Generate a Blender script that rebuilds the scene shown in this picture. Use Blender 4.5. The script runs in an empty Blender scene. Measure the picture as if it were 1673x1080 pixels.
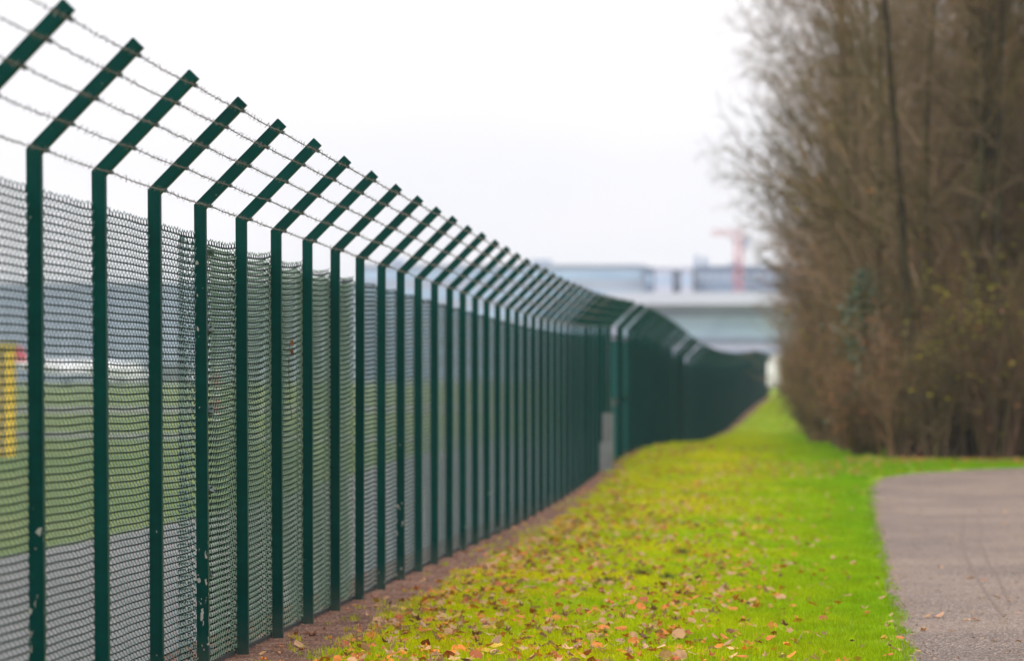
import bpy, math, random
import numpy as np
from mathutils import Vector, Matrix, Quaternion

S = bpy.context.scene
random.seed(7)
rng = np.random.default_rng(11)
R = math.radians

# ------------------------------------------------------------------ camera
F_PX = 4880.0                     # focal length in pixels of a 1673 px wide picture (105 mm)
TH = math.atan(438 / F_PX)
EYE = 1.46
cam_d = bpy.data.cameras.new('camera')
cam = bpy.data.objects.new('camera', cam_d)
S.collection.objects.link(cam)
cam.location = (0, 0, EYE)
cam.rotation_euler = (R(90), 0, TH)
cam_d.lens = 105
cam_d.sensor_width = 36
cam_d.shift_y = 115 / 1673
cam_d.clip_start = 0.1
cam_d.clip_end = 6000
cam_d.dof.use_dof = True
cam_d.dof.focus_distance = 16.6
cam_d.dof.aperture_fstop = 1.9
cam_d.dof.aperture_blades = 0
S.camera = cam

# ------------------------------------------------------------------ world, sun, exposure
SUN_EL, SUN_AZ = 42.0, 215.0       # behind the camera's right shoulder, veiled by cloud
w = bpy.data.worlds.new("World")
S.world = w
w.use_nodes = True
nt = w.node_tree
nt.nodes.clear()
N, L = nt.nodes.new, nt.links.new
sky = N('ShaderNodeTexSky'); sky.sky_type = 'NISHITA'; sky.sun_disc = False
sky.sun_elevation = R(SUN_EL); sky.sun_rotation = R(SUN_AZ)
geo = N('ShaderNodeNewGeometry')
sep = N('ShaderNodeSeparateXYZ'); tc = N('ShaderNodeTexCoord')
L(tc.outputs['Generated'], sep.inputs[0])
mz = N('ShaderNodeMath'); mz.operation = 'MAXIMUM'; mz.inputs[1].default_value = 0.0
L(sep.outputs['Z'], mz.inputs[0])
ma = N('ShaderNodeMath'); ma.operation = 'MULTIPLY_ADD'       # overcast sky: zenith brighter than horizon
ma.inputs[1].default_value = 2.4; ma.inputs[2].default_value = 1.0
L(mz.outputs[0], ma.inputs[0])
nz = N('ShaderNodeTexNoise'); nz.inputs['Scale'].default_value = 3.0; nz.inputs['Detail'].default_value = 4
mp = N('ShaderNodeMapping'); mp.inputs['Scale'].default_value = (1, 1, 3.5)
L(tc.outputs['Generated'], mp.inputs[0]); L(mp.outputs[0], nz.inputs['Vector'])
cr = N('ShaderNodeValToRGB')
cr.color_ramp.elements[0].position = .35; cr.color_ramp.elements[0].color = (.87, .86, .90, 1)
cr.color_ramp.elements[1].position = .65; cr.color_ramp.elements[1].color = (1.0, .96, .975, 1)
L(nz.outputs[0], cr.inputs[0])
vm = N('ShaderNodeVectorMath'); vm.operation = 'SCALE'
L(cr.outputs[0], vm.inputs[0]); L(ma.outputs[0], vm.inputs['Scale'])
vm2 = N('ShaderNodeVectorMath'); vm2.operation = 'SCALE'; vm2.inputs['Scale'].default_value = 6.45
L(vm.outputs[0], vm2.inputs[0])
mx = N('ShaderNodeMix'); mx.data_type = 'RGBA'; mx.inputs[0].default_value = .975
L(sky.outputs[0], mx.inputs[6]); L(vm2.outputs[0], mx.inputs[7])
bg = N('ShaderNodeBackground'); bg.inputs[1].default_value = 0.1
L(mx.outputs[2], bg.inputs[0])
wo = N('ShaderNodeOutputWorld'); L(bg.outputs[0], wo.inputs[0])

sd = bpy.data.lights.new('sun', 'SUN'); sd.energy = 1.5; sd.angle = R(12); sd.color = (1, .95, .86)
so = bpy.data.objects.new('sun', sd); S.collection.objects.link(so)
az = R(SUN_AZ)
dirv = Vector((math.sin(az) * math.cos(R(SUN_EL)), math.cos(az) * math.cos(R(SUN_EL)), math.sin(R(SUN_EL))))
so.rotation_euler = dirv.to_track_quat('Z', 'Y').to_euler()

S.view_settings.view_transform = 'Standard'
S.view_settings.look = 'None'
S.view_settings.exposure = 0.5
S.view_settings.gamma = 1
S.view_settings.use_curve_mapping = False
S.cycles.use_denoising = True
S.cycles.denoising_prefilter = 'ACCURATE'
S.cycles.max_bounces = 6
S.cycles.diffuse_bounces = 3
S.cycles.volume_bounces = 1
S.cycles.transparent_max_bounces = 8
S.cycles.use_adaptive_sampling = True
S.cycles.adaptive_threshold = 0.01

# ------------------------------------------------------------------ helpers
COL = S.collection
def link(o, parent=None):
    COL.objects.link(o)
    if parent is not None: o.parent = parent
    return o
def mesh(name, v, f, mats, mi=None, smooth=False):
    me = bpy.data.meshes.new(name)
    me.from_pydata([tuple(map(float, p)) for p in v], [], [tuple(map(int, q)) for q in f])
    for m in (mats if isinstance(mats, (list, tuple)) else [mats]): me.materials.append(m)
    if mi is not None: me.polygons.foreach_set('material_index', np.asarray(mi, dtype=np.int32))
    if smooth: me.polygons.foreach_set('use_smooth', np.ones(len(me.polygons), dtype=bool))
    me.update()
    return me
def obj(name, me, parent=None, loc=None, rot=None, scale=None):
    o = bpy.data.objects.new(name, me)
    if loc is not None: o.location = loc
    if rot is not None: o.rotation_euler = rot
    if scale is not None: o.scale = scale
    return link(o, parent)
def empty(name, loc=(0, 0, 0), rz=0):
    o = bpy.data.objects.new(name, None); o.empty_display_size = .2
    o.location = loc; o.rotation_euler = (0, 0, rz)
    return link(o)
def tag(o, label=None, cat=None, group=None, kind=None):
    if label: o['label'] = label
    if cat: o['category'] = cat
    if group: o['group'] = group
    if kind: o['kind'] = kind
    return o
class MB:
    def __init__(s): s.v = []; s.f = []; s.m = []; s.k = 0
    def box(s, x0, x1, y0, y1, z0, z1):
        b = len(s.v)
        s.v += [(x0,y0,z0),(x1,y0,z0),(x1,y1,z0),(x0,y1,z0),(x0,y0,z1),(x1,y0,z1),(x1,y1,z1),(x0,y1,z1)]
        for q in ((0,3,2,1),(4,5,6,7),(0,1,5,4),(1,2,6,5),(2,3,7,6),(3,0,4,7)):
            s.f.append(tuple(b+i for i in q)); s.m.append(s.k)
        return s
    def prism(s, pts, a, b, axis='y'):
        """outline pts extruded from a to b along an axis"""
        n = len(pts); o = len(s.v)
        for t in (a, b):
            for (p, q) in pts:
                s.v.append({'y': (p, t, q), 'x': (t, p, q), 'z': (p, q, t)}[axis])
        s.f.append(tuple(o+i for i in range(n))); s.f.append(tuple(o+n+i for i in reversed(range(n))))
        for i in range(n):
            j = (i+1) % n
            s.f.append((o+i, o+n+i, o+n+j, o+j))
        s.m += [s.k] * (n+2)
        return s
    def tube(s, pts, rad, n=6, cap=True):
        pts = [Vector(p) for p in pts]
        if not hasattr(rad, '__len__'): rad = [rad]*len(pts)
        o = len(s.v); prev = None
        for i, p in enumerate(pts):
            d = (pts[min(i+1, len(pts)-1)] - pts[max(i-1, 0)]).normalized()
            if prev is None:
                u = d.cross(Vector((0, 0, 1)))
                if u.length < .1: u = d.cross(Vector((1, 0, 0)))
            else: u = prev - d*prev.dot(d)
            u.normalize(); prev = u
            q = d.cross(u)
            for k in range(n):
                a = 2*math.pi*k/n
                s.v.append(tuple(p + (u*math.cos(a) + q*math.sin(a))*rad[i]))
        for i in range(len(pts)-1):
            for k in range(n):
                k2 = (k+1) % n
                s.f.append((o+i*n+k, o+i*n+k2, o+(i+1)*n+k2, o+(i+1)*n+k)); s.m.append(s.k)
        if cap and n > 2:
            s.f.append(tuple(o+k for k in reversed(range(n)))); s.m.append(s.k)
            e = o+(len(pts)-1)*n
            s.f.append(tuple(e+k for k in range(n))); s.m.append(s.k)
        return s
    def me(s, name, mats, smooth=False): return mesh(name, s.v, s.f, mats, s.m, smooth)
    def obj(s, name, mats, parent=None, loc=None, rot=None, smooth=False):
        return obj(name, s.me(name, mats, smooth), parent, loc, rot)

# ---- materials
def mat(name, col, rough=.8, spec=.3, metal=0.0, noise=None, bump=None, rand=0.0, trans=0.0):
    """noise = (scale, colour2, lo, hi[, detail]); bump = (scale, strength, distance); rand = per-object value spread"""
    m = bpy.data.materials.new(name); m.use_nodes = True
    t = m.node_tree; b = t.nodes['Principled BSDF']
    n, l = t.nodes.new, t.links.new
    b.inputs['Roughness'].default_value = rough
    b.inputs['Specular IOR Level'].default_value = spec
    b.inputs['Metallic'].default_value = metal
    c = n('ShaderNodeRGB'); c.outputs[0].default_value = (*col, 1); out = c.outputs[0]
    tc = n('ShaderNodeNewGeometry')
    if noise:
        tx = n('ShaderNodeTexNoise'); tx.inputs['Scale'].default_value = noise[0]
        tx.inputs['Detail'].default_value = noise[4] if len(noise) > 4 else 5
        tx.inputs['Roughness'].default_value = .65
        l(tc.outputs['Position'], tx.inputs['Vector'])
        mr = n('ShaderNodeMapRange'); mr.inputs[1].default_value = noise[2]; mr.inputs[2].default_value = noise[3]
        l(tx.outputs[0], mr.inputs[0])
        mix = n('ShaderNodeMix'); mix.data_type = 'RGBA'
        l(mr.outputs[0], mix.inputs[0]); l(out, mix.inputs[6]); mix.inputs[7].default_value = (*noise[1], 1)
        out = mix.outputs[2]
    if rand:
        oi = n('ShaderNodeObjectInfo'); hs = n('ShaderNodeHueSaturation')
        r1 = n('ShaderNodeMapRange'); r1.inputs[3].default_value = 1-rand; r1.inputs[4].default_value = 1+rand
        l(oi.outputs['Random'], r1.inputs[0]); l(r1.outputs[0], hs.inputs['Value']); l(out, hs.inputs['Color'])
        out = hs.outputs[0]
    l(out, b.inputs['Base Color'])
    if bump:
        tx = n('ShaderNodeTexNoise'); tx.inputs['Scale'].default_value = bump[0]; tx.inputs['Detail'].default_value = 6
        l(tc.outputs['Position'], tx.inputs['Vector'])
        bp = n('ShaderNodeBump'); bp.inputs['Strength'].default_value = bump[1]; bp.inputs['Distance'].default_value = bump[2]
        l(tx.outputs[0], bp.inputs['Height']); l(bp.outputs[0], b.inputs['Normal'])
    if trans:
        tr = n('ShaderNodeBsdfTranslucent'); l(out, tr.inputs[0])
        ms = n('ShaderNodeMixShader'); ms.inputs[0].default_value = trans
        o = t.nodes['Material Output']
        l(b.outputs[0], ms.inputs[1]); l(tr.outputs[0], ms.inputs[2]); l(ms.outputs[0], o.inputs[0])
    m['out'] = 1
    return m

def mnode(m): return m.node_tree, m.node_tree.nodes.new, m.node_tree.links.new

# painted steel of the posts, with chips on some of them
M_POST = mat('green_post_paint', (.0006, .025, .021), .38, .05, noise=(9, (.001, .034, .029), .3, .7), rand=.12)
def add_chips(m):
    t, n, l = mnode(m); b = t.nodes['Principled BSDF']
    src = b.inputs['Base Color'].links[0].from_socket
    g = n('ShaderNodeNewGeometry'); oi = n('ShaderNodeObjectInfo')
    tx = n('ShaderNodeTexNoise'); tx.inputs['Scale'].default_value = 22; tx.inputs['Detail'].default_value = 3
    mpn = n('ShaderNodeMapping'); mpn.inputs['Scale'].default_value = (1.6, 1.6, .8)
    l(g.outputs['Position'], mpn.inputs[0]); l(mpn.outputs[0], tx.inputs['Vector'])
    sp = n('ShaderNodeSeparateXYZ'); l(g.outputs['Position'], sp.inputs[0])
    hz = n('ShaderNodeMapRange'); hz.inputs[1].default_value = 0; hz.inputs[2].default_value = 1.4
    hz.inputs[3].default_value = .74; hz.inputs[4].default_value = .86
    l(sp.outputs['Z'], hz.inputs[0])
    at = n('ShaderNodeAttribute'); at.attribute_type = 'OBJECT'; at.attribute_name = 'paint_wear'
    a2 = n('ShaderNodeMath'); a2.operation = 'MULTIPLY_ADD'; l(at.outputs['Fac'], a2.inputs[0]); a2.inputs[1].default_value = -.155; l(hz.outputs[0], a2.inputs[2])
    gt = n('ShaderNodeMath'); gt.operation = 'GREATER_THAN'; l(tx.outputs[0], gt.inputs[0]); l(a2.outputs[0], gt.inputs[1])
    mix = n('ShaderNodeMix'); mix.data_type = 'RGBA'; l(gt.outputs[0], mix.inputs[0]); l(src, mix.inputs[6])
    mix.inputs[7].default_value = (.26, .26, .23, 1)
    # dust splashed on the lowest hand's breadth
    d = n('ShaderNodeMapRange'); d.inputs[1].default_value = .22; d.inputs[2].default_value = 0; d.inputs[3].default_value = 0; d.inputs[4].default_value = .35
    l(sp.outputs['Z'], d.inputs[0])
    tn = n('ShaderNodeTexNoise'); tn.inputs['Scale'].default_value = 14; l(g.outputs['Position'], tn.inputs['Vector'])
    dm = n('ShaderNodeMath'); dm.operation = 'MULTIPLY'; l(d.outputs[0], dm.inputs[0]); l(tn.outputs[0], dm.inputs[1])
    mix2 = n('ShaderNodeMix'); mix2.data_type = 'RGBA'; l(dm.outputs[0], mix2.inputs[0]); l(mix.outputs[2], mix2.inputs[6])
    mix2.inputs[7].default_value = (.16, .13, .10, 1)
    l(mix2.outputs[2], b.inputs['Base Color'])
add_chips(M_POST)
M_WIRE = mat('green_coated_wire', (.045, .100, .100), .4, .2, noise=(30, (.07, .125, .125), .35, .7))
M_WIREG = mat('pale_green_coated_wire', (.11, .18, .125), .5, .3, noise=(25, (.075, .135, .09), .35, .7))
M_HOOK = mat('hook_shade_wire', (.008, .020, .017), .6, .15)  # near-black colour paints in the shade where hooks overlap, so rows read dark
M_BARB = mat('weathered_galvanised_wire', (.13, .11, .10), .55, .5, .3, noise=(40, (.06, .035, .025), .45, .65))
M_CLAMP = mat('dark_green_plastic', (.006, .03, .027), .4, .5)
M_RAIL = mat('dark_rubber_edging', (.012, .016, .015), .7, .3)
M_CONC = mat('grey_concrete', (.30, .30, .29), .9, .2, noise=(3, (.22, .22, .21), .35, .65), bump=(20, .3, .01))
M_YELLOW = mat('yellow_paint', (.75, .50, .01), .5, .4, noise=(4, (.62, .42, .02), .4, .7))
M_GREYM = mat('grey_steel', (.14, .15, .155), .5, .4, noise=(4, (.10, .11, .11), .4, .6))
M_BARK = mat('grey_brown_bark', (.085, .066, .036), .9, .02, noise=(2.2, (.055, .050, .016), .4, .62), rand=.3)
M_BARKD = mat('dark_wet_bark', (.030, .024, .016), .9, .05, noise=(3, (.045, .042, .018), .45, .6), rand=.2)
M_TWIG = mat('brown_twigs', (.168, .120, .078), .9, .02, noise=(.5, (.088, .070, .028), .4, .6), rand=.28)
M_TWIGR = mat('reddish_brown_twigs', (.185, .112, .070), .9, .02, noise=(.6, (.105, .072, .030), .4, .6), rand=.28)
M_TWIGS = mat('dark_olive_twigs', (.105, .080, .042), .9, .02, noise=(.7, (.060, .045, .024), .4, .6), rand=.4)
M_LYEL = mat('yellow_green_leaf', (.22, .20, .015), .7, .2, rand=.3, trans=.35)
M_LBRN = mat('withered_russet_leaf', (.20, .085, .035), .8, .2, rand=.3, trans=.25)
M_IVY = mat('dark_ivy_leaf', (.024, .065, .030), .4, .5, rand=.3, trans=.1)
M_LITTER = mat('leaf_litter', (.085, .055, .033), .95, .1, noise=(3, (.04, .032, .02), .4, .6), bump=(15, .8, .04))

# ground material: lawn
M_GROUND = bpy.data.materials.new('lawn_and_field_ground'); M_GROUND.use_nodes = True
t, n, l = mnode(M_GROUND); b = t.nodes['Principled BSDF']; b.inputs['Roughness'].default_value = .95
b.inputs['Specular IOR Level'].default_value = .1
g = n('ShaderNodeNewGeometry')
def noise_of(n, l, g, sc, det=4):
    x = n('ShaderNodeTexNoise'); x.inputs['Scale'].default_value = sc; x.inputs['Detail'].default_value = det
    l(g.outputs['Position'], x.inputs['Vector']); return x.outputs[0]
def mixc(n, l, fac, a, c, lo=None, hi=None):
    m = n('ShaderNodeMix'); m.data_type = 'RGBA'
    if lo is not None:
        r = n('ShaderNodeMapRange'); r.inputs[1].default_value = lo; r.inputs[2].default_value = hi; l(fac, r.inputs[0]); fac = r.outputs[0]
    l(fac, m.inputs[0])
    for i, q in ((6, a), (7, c)):
        if isinstance(q, tuple): m.inputs[i].default_value = (*q, 1)
        else: l(q, m.inputs[i])
    return m.outputs[2]
c1 = mixc(n, l, noise_of(n, l, g, .35, 5), (.15, .27, .004), (.24, .31, .004), .38, .62)
c2 = mixc(n, l, noise_of(n, l, g, 7, 4), c1, (.06, .085, .015), .48, .72)
# the airfield's grass beyond the fence is paler and bluer
sp = n('ShaderNodeSeparateXYZ'); l(g.outputs['Position'], sp.inputs[0])
c3 = mixc(n, l, noise_of(n, l, g, .08, 5), (.085, .125, .028), (.13, .15, .045), .35, .65)
ax = n('ShaderNodeMapRange'); ax.inputs[1].default_value = -3.0; ax.inputs[2].default_value = -3.6; l(sp.outputs['X'], ax.inputs[0])
c4 = mixc(n, l, ax.outputs[0], c2, c3)
l(c4, b.inputs['Base Color'])
bp = n('ShaderNodeBump'); bp.inputs['Distance'].default_value = .03; bp.inputs['Strength'].default_value = .8
l(noise_of(n, l, g, 40, 5), bp.inputs['Height']); l(bp.outputs[0], b.inputs['Normal'])

# grass blades
M_BLADE = bpy.data.materials.new('grass_blade'); M_BLADE.use_nodes = True
t, n, l = mnode(M_BLADE); b = t.nodes['Principled BSDF']; b.inputs['Roughness'].default_value = .55
b.inputs['Specular IOR Level'].default_value = .02
g = n('ShaderNodeNewGeometry'); sp = n('ShaderNodeSeparateXYZ'); l(g.outputs['Position'], sp.inputs[0])
c1 = mixc(n, l, noise_of(n, l, g, .55, 5), (.26, .39, .001), (.47, .45, .001), .32, .62)
gx = n('ShaderNodeMapRange'); gx.inputs[1].default_value = -1.1; gx.inputs[2].default_value = 1.1
l(sp.outputs['X'], gx.inputs[0])
gm = n('ShaderNodeMath'); gm.operation = 'MULTIPLY'; l(gx.outputs[0], gm.inputs[0]); gm.inputs[1].default_value = .85
c2 = mixc(n, l, gm.outputs[0], c1, (.10, .28, .001))
c3 = mixc(n, l, noise_of(n, l, g, 45, 2), c2, (.20, .20, .03), .62, .70)
oi = n('ShaderNodeObjectInfo'); hs = n('ShaderNodeHueSaturation')
r1 = n('ShaderNodeMapRange'); r1.inputs[3].default_value = .72; r1.inputs[4].default_value = 1.2
l(oi.outputs['Random'], r1.inputs[0]); l(r1.outputs[0], hs.inputs['Value']); l(c3, hs.inputs['Color'])
l(hs.outputs[0], b.inputs['Base Color'])
tr = n('ShaderNodeBsdfTranslucent'); l(hs.outputs[0], tr.inputs[0])
ms = n('ShaderNodeMixShader'); ms.inputs[0].default_value = .35
l(b.outputs[0], ms.inputs[1]); l(tr.outputs[0], ms.inputs[2]); l(ms.outputs[0], t.nodes['Material Output'].inputs[0])

# path asphalt
M_PATH = bpy.data.materials.new('path_asphalt'); M_PATH.use_nodes = True
t, n, l = mnode(M_PATH); b = t.nodes['Principled BSDF']; b.inputs['Roughness'].default_value = .85
b.inputs['Specular IOR Level'].default_value = .25
g = n('ShaderNodeNewGeometry')
c1 = mixc(n, l, noise_of(n, l, g, .45, 5), (.140, .098, .073), (.080, .056, .044), .40, .62)
c2 = mixc(n, l, noise_of(n, l, g, 70, 3), c1, (.34, .28, .24), .53, .64)
c3 = mixc(n, l, noise_of(n, l, g, 95, 2), c2, (.014, .012, .011), .55, .66)
vn = n('ShaderNodeTexVoronoi'); vn.inputs['Scale'].default_value = 60; l(g.outputs['Position'], vn.inputs['Vector'])
l(c3, b.inputs['Base Color'])
bp = n('ShaderNodeBump'); bp.inputs['Distance'].default_value = .008; bp.inputs['Strength'].default_value = .9
l(vn.outputs['Distance'], bp.inputs['Height']); l(bp.outputs[0], b.inputs['Normal'])
M_TYRE = mat('tyre_rubber_trace', (.108, .080, .064), .9, .2, noise=(30, (.124, .092, .073), .4, .6))

M_DIRT = bpy.data.materials.new('bare_soil'); M_DIRT.use_nodes = True
t, n, l = mnode(M_DIRT); b = t.nodes['Principled BSDF']; b.inputs['Roughness'].default_value = .95
b.inputs['Specular IOR Level'].default_value = .1
g = n('ShaderNodeNewGeometry')
c1 = mixc(n, l, noise_of(n, l, g, 3, 6), (.175, .088, .056), (.080, .036, .024), .42, .58)
c2 = mixc(n, l, noise_of(n, l, g, 55, 4), c1, (.21, .15, .12), .55, .68)
c3 = mixc(n, l, noise_of(n, l, g, 80, 3), c2, (.03, .018, .014), .58, .68)
l(c3, b.inputs['Base Color'])
bp = n('ShaderNodeBump'); bp.inputs['Distance'].default_value = .02; bp.inputs['Strength'].default_value = 1
l(noise_of(n, l, g, 30, 6), bp.inputs['Height']); l(bp.outputs[0], b.inputs['Normal'])
M_ROAD = mat('pale_airfield_tarmac', (.165, .155, .15), .9, .1, noise=(.25, (.125, .118, .115), .35, .65), bump=(40, .5, .01))

# ------------------------------------------------------------------ terrain
def W(d, u):
    """depth d along the view and offset u from the fence's vanishing direction -> world x, y"""
    return (u*math.cos(TH), d/math.cos(TH) + u*math.sin(TH))
ZD = [(-30,0),(36,0),(45,.10),(54,.32),(62,.42),(74,.40),(80,.30),(87.5,.20),(97,.16),(114,.30),(127,.56),(145,.97),(183,1.4),(214,1.69),(260,1.95),(422,3.6),(600,5.4),(1600,6.0)]
yn = np.array([a for a, _ in ZD], float); zn = np.array([b_ for _, b_ in ZD], float)
_dense = np.concatenate([np.arange(-30, 262, 1.0), np.arange(262, 1600, 12.0)])
_dz = np.interp(_dense, yn, zn)
_k = np.exp(-np.linspace(-2, 2, 13)**2); _k /= _k.sum()
_dz[:292] = np.convolve(np.pad(_dz[:292], 6, mode='edge'), _k, 'valid')
_dz[:44+30-16] = 0
YS = np.unique(np.concatenate([np.arange(-8, 230, 1.5), np.arange(230, 620, 15), np.arange(620, 1500, 80), [1500.]]))
ZS = np.interp(YS, _dense, _dz)
ZA = np.clip((YS-60)*.01, 0, 5.4)
def ground(x, y):
    a = np.interp(y, YS, ZS); c = np.interp(y, YS, ZA)
    s = min(1, max(0, (-x-8)/22)); s = s*s*(3-2*s)
    return float(a*(1-s)+c*s)
def sheet(name, x_of_y, y0, y1, m, dz=0.0, nx=1):
    ys = [y for y in YS if y0 < y < y1]; ys = [y0] + ys + [y1]
    v = []; f = []
    for y in ys:
        a, b_ = x_of_y(y)
        for i in range(nx+1):
            x = a+(b_-a)*i/nx
            v.append((x, y, ground(x, y)+dz))
    for j in range(len(ys)-1):
        for i in range(nx):
            q = j*(nx+1)+i
            f.append((q, q+1, q+nx+2, q+nx+1))
    return obj(name, mesh(name, v, f, m))
XS = sorted(set([-1400, -900, -600, -400, -300, -220, -160, -120, -90, -70, -55, -45, -38, -34] + list(range(-30, -7)) + [-8, -5, -3.6, -3, 0, 3, 6, 10, 20, 40, 80, 160, 320, 700, 1400]))
v = [(x, y, ground(x, y)) for y in YS for x in XS]; nx = len(XS)
f = [(j*nx+i, j*nx+i+1, (j+1)*nx+i+1, (j+1)*nx+i) for j in range(len(YS)-1) for i in range(nx-1)]
tag(obj('ground', mesh('ground', v, f, M_GROUND)), kind='structure')

FD = [(0,-3.08),(62,-3.06),(74,-2.95),(87.5,-2.73),(97,-2.45),(114,-2.08),(127,-1.9),(145,-1.6),(183,-1.28),(214,-.96),(260,-.6)]
def fence_x(y):
    u = np.interp(y, [a for a, _ in FD], [b_ for _, b_ in FD])
    return float(u)*math.cos(TH)
# bare strip along the fence
def wob(y, a, s): return a*(math.sin(y*1.7+s)+.6*math.sin(y*3.9+2*s)+.5*math.sin(y*9.1+3*s))
def dirt_w(y): return float(np.interp(y, [0, 14, 18, 30, 45, 60, 90, 140, 214], [.56, .56, .52, .44, .42, .18, .10, .4, .5]))
so_ = sheet('soil_strip', lambda y: (-3.49, fence_x(y)+dirt_w(y)+wob(y, .03, 1)), 2, 216, M_DIRT, .004)
tag(so_, kind='structure')
# foot path
PE = [(0,.35),(16.8,.69),(20.6,.76),(25,.85),(33,1.02),(42.8,1.24),(45.3,1.31),(47.5,1.46),(49.2,1.8),(50.4,2.4),(51.4,3.3),(52.6,4.6),(53.6,7.0),(54.4,12)]
def path_l(y):
    return float(np.interp(y, [W(d, u)[1] for d, u in PE], [W(d, u)[0] for d, u in PE]))
def path_far(x):
    return float(np.interp(x, [W(d, u)[0] for d, u in PE[6:]], [W(d, u)[1] for d, u in PE[6:]]))
def path_r(y): return path_l(y)+3.6 if y < 43 else 16+0*y
pa = sheet('footpath', lambda y: (path_l(y)+wob(y, .012, 2), max(path_r(y), path_l(y)+.1)), -6, W(54.4, 12)[1]-.01, M_PATH, .006, nx=1)
tag(pa, kind='structure')
def trace(pts, wd):
    v = []; f = []
    P = [Vector((x, y, ground(x, y)+.0095)) for x, y in pts]
    for i, p in enumerate(P):
        d = (P[min(i+1, len(P)-1)]-P[max(i-1, 0)]); s = Vector((d.y, -d.x, 0)).normalized()*wd/2
        v += [p-s, p+s]
    for i in range(len(P)-1): f.append((2*i, 2*i+1, 2*i+3, 2*i+2))
    return v, f
def img(px, py):
    """where a pixel of the ground lies"""
    d = 30.
    for _ in range(60):
        u = (px-1274)*d/F_PX; x, y = W(d, u); z = ground(x, y)
        d = .5*d+.5*min(500, (EYE-z)*F_PX/max(3, py-655))
    return W(d, (px-1274)*d/F_PX)
def curve(ps, n=24):
    out = []
    q = np.array(ps, float); tt = np.linspace(0, len(q)-1, n)
    from numpy import interp
    return [tuple(img(interp(a, range(len(q)), q[:, 0]), interp(a, range(len(q)), q[:, 1]))) for a in tt]
for ps, wd in (([(1577,842),(1572,862),(1571,885),(1576,908),(1592,940),(1610,970),(1640,1010)], .022), ([(1594,846),(1603,865),(1603,892),(1612,918),(1630,945),(1650,990)], .018)):
    v, f = trace(curve(ps), wd)
    tag(obj('tyre_trace', mesh('tyre_trace', v, f, M_TYRE), pa))
# airfield surfaces
tag(sheet('perimeter_road', lambda y: (-7.2, -3.5), 2, 214, M_ROAD, .004), kind='structure')
tag(sheet('taxiway', lambda y: (-140, -7.6), 93, 99.5, M_ROAD, .006, nx=60), kind='structure')
tag(sheet('runway', lambda y: (-260, -7.6), 147, 168, M_ROAD, .006, nx=60), kind='structure')
tag(sheet('apron', lambda y: (-400, 10), 500, 560, M_ROAD, .02, nx=40), kind='structure')
# forest floor
def edge_u(d): return float(np.interp(d, [54, 66, 70, 74, 95, 110, 180, 214, 240, 300], [1.75, 1.8, 1.5, .75, .75, .85, 1.0, 1.1, .25, .1]))
fl = sheet('woodland_floor', lambda y: (edge_u(y)+.35+wob(y, .08, 4), 45), 54.75, 300, M_LITTER, .005, nx=4)
tag(fl, kind='structure')

# ------------------------------------------------------------------ fence
fence = tag(empty('security_fence', (fence_x(17), 17, 0)), 'tall dark green security fence of bent steel posts, chain link and barbed wire', 'fence')
FO = Vector(fence.location)
def fchild(name, me, loc, rot=(0, 0, 0)):
    return obj(name, me, fence, Vector(loc)-FO, rot)
ZB = 2.505
def post_me():
    mb = MB()
    pts = [(-.032, -.3), (.032, -.3), (.032, 2.482), (.466, 2.917), (.4235, 2.9595), (-.031, ZB)]
    mb.prism(pts, -.02, .02, 'y')
    me = mb.me('fence_post', M_POST)
    import bmesh
    bm = bmesh.new(); bm.from_mesh(me)
    bmesh.ops.recalc_face_normals(bm, faces=bm.faces)
    bmesh.ops.bevel(bm, geom=bm.edges[:], offset=.003, segments=2, affect='EDGES', profile=.6)
    bm.to_mesh(me); bm.free()
    return me
POST = post_me()
PIT = 1.18
posts = [PIT*(14.5+k)/math.cos(TH) - 3.08*math.sin(TH) for k in range(-9, 32)]
y = posts[-1]
print('last regular post', y)
g1 = y+2.7
posts += [g1, g1+.75, g1+1.5, g1+3.9]
y = posts[-1]
while y < 214:
    y += PIT
    if abs(y-80) < .6 or abs(y-87.5) < .6: y += .9
    posts.append(y)
def hjit(i): return float(np.interp(i, [0, 5, 8, 12, 200], [.0075, .0073, .0066, 0, 0]))
tops = []
for i, y in enumerate(posts):
    x = fence_x(y); z = ground(x, y)
    rx = random.uniform(-.003, .003); ry = -hjit(i)+random.uniform(-.0016, .0016)
    o = fchild('fence_post', POST, (x, y, z+random.uniform(-.004, .004)), (rx, ry, random.uniform(-.02, .02)))
    o['paint_wear'] = {5: 1.0, 8: .95, 7: .55, 15: .8, 4: .3, 10: .35}.get(i, random.uniform(0, .45))
    tops.append((x, y, z, ry))

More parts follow.
